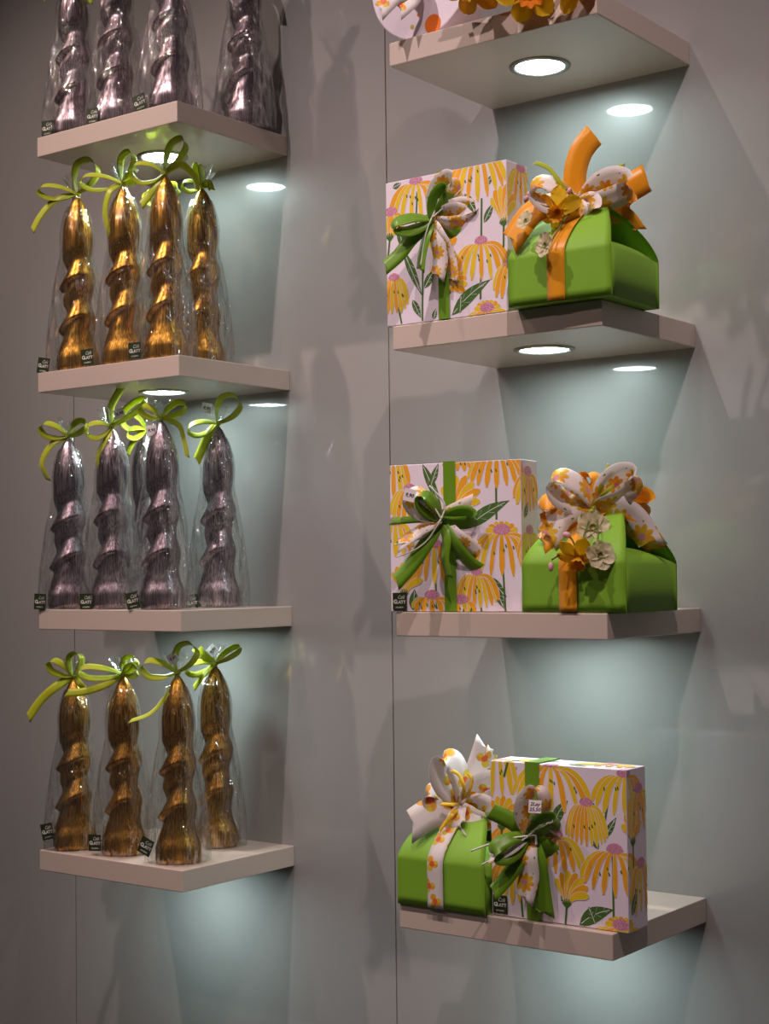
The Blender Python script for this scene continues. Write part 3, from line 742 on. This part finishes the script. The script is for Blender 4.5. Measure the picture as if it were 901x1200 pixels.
def end_data(sign):
    th = .0009; k = 12; v = []; f = []; prof = [(GW/2-.0006, 0, 1), (GW/2-.0006, GH1*.5, 1), (GW/2-.0006, GH1, 1)]
    for i in range(1, 7):
        t = i/6; prof.append((GW/2-.046*t, GH1+.016*math.sin(t*1.6), 1-.55*t**1.6))
    m = len(prof)
    for lay in (0, 1):
        for (x, z, ww) in prof:
            for j in range(k+1):
                s = -1+2*j/k
                bul = .006*(1-s*s) if z > GH1+.0001 else 0
                v.append((sign*(x-th*lay), s*(GD_/2-.0012)*ww, z+bul-(th*lay if z > GH1+.0001 else 0)))
    o = m*(k+1)
    for i in range(m-1):
        for j in range(k):
            a = i*(k+1)+j; f.append((a, a+1, a+k+2, a+k+1)); f.append((o+a, o+a+k+1, o+a+k+2, o+a+1))
        for j in (0, k): a = i*(k+1)+j; f.append((a, a+k+1, o+a+k+1, o+a))
    for j in range(k):
        f.append((j, o+j, o+j+1, j+1)); a = (m-1)*(k+1)+j; f.append((a, a+1, o+a+1, o+a))
    return v, f
GP = [mesh(n, *fn(s), MAT['green_card'], True) for n, fn, s in (('front_panel', panel_data, -1), ('back_panel', panel_data, 1), ('end_panel', end_data, -1), ('end_panel', end_data, 1))]
GBASE = mesh('base', *box_data(-GW/2+.001, GW/2-.001, -GD_/2+.001, GD_/2-.001, .0002, .0014), MAT['green_card'])
def gable(label, loc, rotz, sc=1):
    t = thing('gable_box', label, 'gift box', loc, rotz, 'green gable gift boxes'); t.scale = (sc, sc, 1)
    for me in GP: obj(me.name.split('.')[0], me, t)
    obj('base', GBASE, t)
    return t
def front_band(t, mat, cx, w, x_top):
    """ribbon running up the front panel of a gable box to the ridge and down the back"""
    P = [Vector((cx, -GD_/2-.0035, .001)), Vector((cx, -GD_/2-.0035, GH1*.5)), Vector((cx, -GD_/2-.0037, GH1))]
    for i in range(1, 9):
        q = i/8; P.append(Vector((cx+(x_top-cx)*q**1.3, -GD_/2*(1-q**1.45)-.0036, GH1+(GH2-GH1)*(1-(1-q)**1.12)+.0022)))
    v, f, uv = strip(P, w, lambda t_, T_: Vector((1, 0, 0)), 30, .01, narrow=1)
    obj('ribbon_band', mesh('ribbon_band', v, f, mat, True, None, uv), t)
# flowers
def petal_mesh(name, ln, w, mat, curl, ruffle=.0, seed=0):
    n, k = 8, 6; v = []; f = []
    for lay in (0, 1):
        for i in range(n+1):
            t = i/n; hw = w/2*(.28+.72*math.sin(PI*min(1, t*.62+.10)))*(1 if t < .7 else math.sqrt(max(.02, 1-((t-.7)/.31)**2)))
            for j in range(k+1):
                s = -1+2*j/k; z = curl*t*t*ln+.16*w*(s*s)*(1-.4*t)+ruffle*ln*math.sin(s*5+seed+t*6)*t
                v.append((t*ln, s*hw, z-lay*.0004))
    o = (n+1)*(k+1)
    for i in range(n):
        for j in range(k):
            a = i*(k+1)+j; f.append((a, a+1, a+k+2, a+k+1)); f.append((o+a, o+a+k+1, o+a+k+2, o+a+1))
    return mesh(name, v, f, mat, True)
def corona_mesh(name, r0, r1, h, mat, ruf=.12):
    n, k = 40, 6; v = []; f = []
    for lay in (0, 1):
        for i in range(k+1):
            t = i/k; r = r0+(r1-r0)*t**1.6
            for j in range(n):
                q = 2*PI*j/n; rr = r*(1+ruf*t*t*math.sin(q*10))-lay*.0004; v.append((rr*math.cos(q), rr*math.sin(q), h*t+.05*h*t*math.sin(q*5)))
    o = n*(k+1)
    for i in range(k):
        for j in range(n):
            a, c = i*n+j, i*n+(j+1) % n; f.append((a, c, c+n, a+n)); f.append((o+a, o+a+n, o+c+n, o+c))
    f.append(tuple(range(n))[::-1])
    return mesh(name, v, f, mat, True)
DAFP = [petal_mesh('petal', .034, .022, MAT['flower_y'], -.15, .02, s) for s in (0, 2)]; DAFP2 = [petal_mesh('petal', .034, .020, MAT['flower_yb'], -.25, .02, s) for s in (1, 3)]
DAFC = corona_mesh('daffodil', .0045, .0115, .016, MAT['flower_yb']); DAFCO = corona_mesh('daffodil', .006, .0155, .020, MAT['corona_o'])
WHP = [petal_mesh('petal', .019, .017, MAT['flower_w'], .10, .05, s) for s in (0, 2)]; WHC = corona_mesh('blossom', .0022, .0035, .003, MAT['flower_c'])
def flower(parent, name, core, pets, loc, nrm, npet, scale=1, roll=0, droop=.15):
    n = Vector(nrm).normalized(); q = n.to_track_quat('Z', 'Y')
    mt = q.to_matrix().to_4x4() @ Matrix.Rotation(roll, 4, 'Z') @ Matrix.Diagonal((scale, scale, scale, 1)); mt.translation = Vector(loc)
    o = obj(name, core, parent); o.matrix_local = mt
    for i in range(npet):
        obj('petal', pets[i % len(pets)], o, (0, 0, -.0004*(i % 2)), (0, -droop if i % 2 else -droop*.4, 2*PI*i/npet))
    return o
def twig(parent, pts, rad=.0011, name='twig'):
    v, f = tube(pts, rad, 14, 6); return obj(name, mesh(name, v, f, MAT['stem'], True), parent)
def q3(base, x, y, f=.0): return Vector(base)+R*(x*RS)+U*(y*RS)+F*f
# green box on the second shelf
rz = math.radians(2)
t = gable('green cardboard gable box with upright orange ribbon and a golden daffodil', (.3155, -.2065, HZ[1]+.0004), rz, .98)
front_band(t, MAT['orange'], -.002, .025, .004)
K = (.000, -.012, GH2+.006)
bw = Bow(t, K, rz, MAT['orange'], .007)
bw.T('orange', [(-4, 30), (4, 60), (20, 80)], 0.030, (.15, .1), .002, .1); bw.T('orange', [(26, 8), (56, 16), (82, 30)], 0.035, (.3, .1), -.004, .1)
bw.L('orange', -4, 61, 25, 0.029, None, (-.006, .008)); bw.T('orange', [(34, -2), (58, -12), (72, -30)], .018, (1.0, .9), -.002)
bw.T('orange', [(-30, -2), (-56, -12), (-80, -44)], 0.034, (.2, .5), .006); bw.L('daisy_rib', 168, 55, 32, 0.031); bw.L('daisy_rib', 18, 57, 30, 0.031); bw.L('daisy_rib', -40, 19, 20, 0.024, None, (.012, .01))
bw.T('lime', [(-20, 18), (-36, 38), (-52, 45)], .0062, (.3, .4), .016); bw.T('lime', [(18, 20), (36, 36), (54, 42)], .0055, (.3, .4), .010); bw.T('lime', [(20, 16), (38, 30), (53, 36)], .0045, (.3, .4), .012)
flower(t, 'daffodil', DAFC, DAFP+DAFP2, q3(K, -28, -14, .026), F*.8-R*.35-U*.45, 6, .92, .4, -.25)
flower(t, 'blossom', WHC, WHP, q3(K, -46, -58, .052), F*.5-R*.8+U*.1, 6, .85, .2)
flower(t, 'blossom', WHC, WHP, q3(K, -66, -26, .030), F*.5-R*.6+U*.3, 6, .7, .7)
twig(t, [q3(K, 0, 0, .012), q3(K, -20, -24, .030), q3(K, -40, -54, .048)]); twig(t, [q3(K, -4, -4, .014), q3(K, -40, -8, .022), q3(K, -58, 0, .026)]); twig(t, [q3(K, 0, 0, .01), q3(K, -14, 12, .018), q3(K, -24, 8, .02)])
for x, y in ((-62, 5), (-65, 0), (-14, 9)): ellipsoid('bud', MAT['bud'], t, (.0030, .0030, .0048), q3(K, x, y, .026), rot=(.3, .6, 0))
# green box on the third shelf
rz = math.radians(0)
t = gable('green cardboard gable box with two cream blossoms and a yellow daffodil', (.318, -.184, HZ[2]+.0004), rz)
front_band(t, MAT['orange'], -.005, .025, .004)
K = (.000, -.012, GH2+.008)
bw = Bow(t, K, rz, MAT['orange'], .007)
bw.L('orange', 184, 59, 30, 0.029, None, (-.002, .01)); bw.L('orange', 2, 63, 30, 0.030, None, (-.004, .004)); bw.L('orange', 100, 36, 25, 0.026, None, (-.006, .004))
bw.L('daisy_rib', 150, 55, 32, 0.032); bw.L('daisy_rib', 38, 55, 32, 0.032); bw.T('daisy_rib', [(-24, -2), (-42, -14), (-54, -36)], 0.034, (.2, .4), .016); bw.T('daisy_rib', [(22, -2), (44, -14), (64, -44)], 0.034, (.3, .5), .012)
bw.T('orange', [(-22, -12), (-44, -28), (-60, -44)], 0.029, (.7, .5), .009); bw.T('orange', [(26, -14), (50, -32), (70, -50)], 0.026, (.9, .7), .004)
bw.T('lime', [(6, 20), (16, 46)], .0065, (.3, .5), .016); bw.T('lime', [(10, 12), (20, 20)], .008, (.3, .5), .020); bw.T('lime', [(-6, -8), (-4, -16), (4, -14)], .004, (.3, .5), .020)
flower(t, 'blossom', WHC, WHP, q3(K, -6, -26, .034), F*.9+U*.2, 6, 1.15, .3)
flower(t, 'blossom', WHC, WHP, q3(K, -4, -58, .078), F*.9+R*.2+U*.1, 6, 1.0, .8)
flower(t, 'daffodil', DAFC, DAFP, q3(K, -26, -60, .066), F*.62-U*.75-R*.25, 6, .88, .1, -.1)
twig(t, [q3(K, 0, 0, .012), q3(K, -16, -30, .046), q3(K, -24, -56, .060)]); twig(t, [q3(K, 0, 0, .012), q3(K, -2, -30, .050), q3(K, -6, -58, .072)]); twig(t, [q3(K, -24, -54, .044), q3(K, -40, -54, .05), q3(K, -55, -62, .052)]); twig(t, [q3(K, -24, -56, .044), q3(K, -30, -40, .04), q3(K, -34, -36, .04)])
ellipsoid('bud', MAT['bud'], t, (.0032, .0032, .0058), q3(K, -56, -70, .052)); ellipsoid('bud', MAT['bud'], t, (.0055, .0032, .0038), q3(K, -36, -34, .040), rot=(0, .3, .6))
# green box on the lowest shelf
rz = math.radians(0)
t = gable('green cardboard gable box with white bow printed in orange dots', (.1175, -.1935, HZ[3]+.0004), rz, .94)
front_band(t, MAT['dot_rib'], -.006, .026, .002)
K = (.000, -.012, GH2+.004)
bw = Bow(t, K, rz, MAT['yellow_rib'], .006)
bw.L('dot_rib', 112, 63, 32, 0.036); bw.T('dot_rib', [(12, 26), (22, 50), (30, 72)], 0.031, (.2, .3), .002); bw.T('dot_rib', [(20, 26), (32, 44), (40, 62)], 0.024, (.4, .6), -.004)
bw.L('dot_rib', 28, 55, 32, 0.036); bw.L('dot_rib', -18, 40, 27, 0.031, None, (.012, .016)); bw.L('dot_rib', -92, 27, 27, 0.031, None, (.014, .016)); bw.L('dot_rib', 164, 46, 25, 0.026, None, (0, .004))
bw.T('dot_rib', [(-24, -4), (-44, -10), (-64, -22)], 0.041, (.2, .3), .012); bw.T('dot_rib', [(26, 4), (46, 0), (60, -8)], 0.031, (.7, .9), -.006)
for pts in ([(-12, 3), (-28, 4)], [(-12, -8), (-22, -18), (-30, -28)], [(2, 22), (-4, 38), (-14, 44)], [(8, 18), (12, 32), (8, 40)]):
    bw.T('yellow_rib', pts, .0050, (.3, .5), .026, narrow=.8)

# ------------------------------------------------------------------ top shelf: round box and daffodils
RB = .082
t = thing('round_box', 'round white gift box with coloured dots standing on edge beside daffodils', 'gift box', (.0925, -.215, HZ[0]+RB+.0004))
prof = [(0.0, -.025), (RB-.002, -.025), (RB-.0005, -.0245), (RB, -.023), (RB, -.008), (RB-.0012, -.0075), (RB-.0012, .026), (0.0, .0265)]
v, f = lathe(prof, 72); v = [(x, z, y) for x, y, z in v]
obj('carton', mesh('carton', v, [q[::-1] for q in f], MAT['paper'], False), t)
def dot(px, pz, r, mat):
    n = 22; v = [(px+r*math.cos(2*PI*i/n), -.0253, pz+r*math.sin(2*PI*i/n)) for i in range(n)]
    obj('printed_dot', mesh('printed_dot', v, [tuple(range(n))], MAT[mat]), t)
dot(.020, -.067, .013, 'dot_o'); dot(-.014, -.0635, .0030, 'dot_y'); dot(-.004, -.0495, .0020, 'dot_o'); dot(-.03, .02, .012, 'dot_o'); dot(.045, .03, .010, 'dot_y')
bw = Bow(t, (.004, -.036, -.010), 0, MAT['dot_rib'], .006)
bw.L('dot_rib', 150, 46, 22, .024); bw.L('dot_rib', 30, 46, 22, .024); bw.T('dot_rib', [(-14, -14), (-30, -22), (-46, -38)], .026, (.2, .3), .010); bw.T('dot_rib', [(-2, -18), (-8, -28), (-22, -40)], .024, (.5, .3), .014)
t = thing('daffodil_bunch', 'bunch of yellow daffodils with orange trumpets spilling over the shelf edge', 'flowers', (.26, -.14, HZ[0]))
def dn(x, y, z): return (x-.26, y+.14, z-HZ[0])
for (x, y, z, nv, rl, core) in ((.292, -.290, .7290, F*.85-U*.45, .25, DAFCO), (.205, -.285, .7560, F*.75-U*.6-R*.3, .1, DAFC), (.345, -.275, .7330, F*.7-U*.3+R*.5, .6, DAFCO), (.262, -.276, .7580, F*.5+U*.6, .3, DAFC)):
    q = flower(t, 'daffodil', core, DAFP if core is DAFCO else DAFP2+DAFP, dn(x, y, z), nv, 6, 1.22, rl, .05)
    nn = Vector(nv).normalized(); c = Vector(dn(x, y, z))
    v, f = tube([c-nn*.002, c-nn*.03+Vector((0, .02, .015)), Vector((c.x*.4, .0, .03)), Vector((c.x*.2, .05, .003))], .0026, 16, 8)
    obj('stem', mesh('stem', v, f, MAT['stem'], True), t)
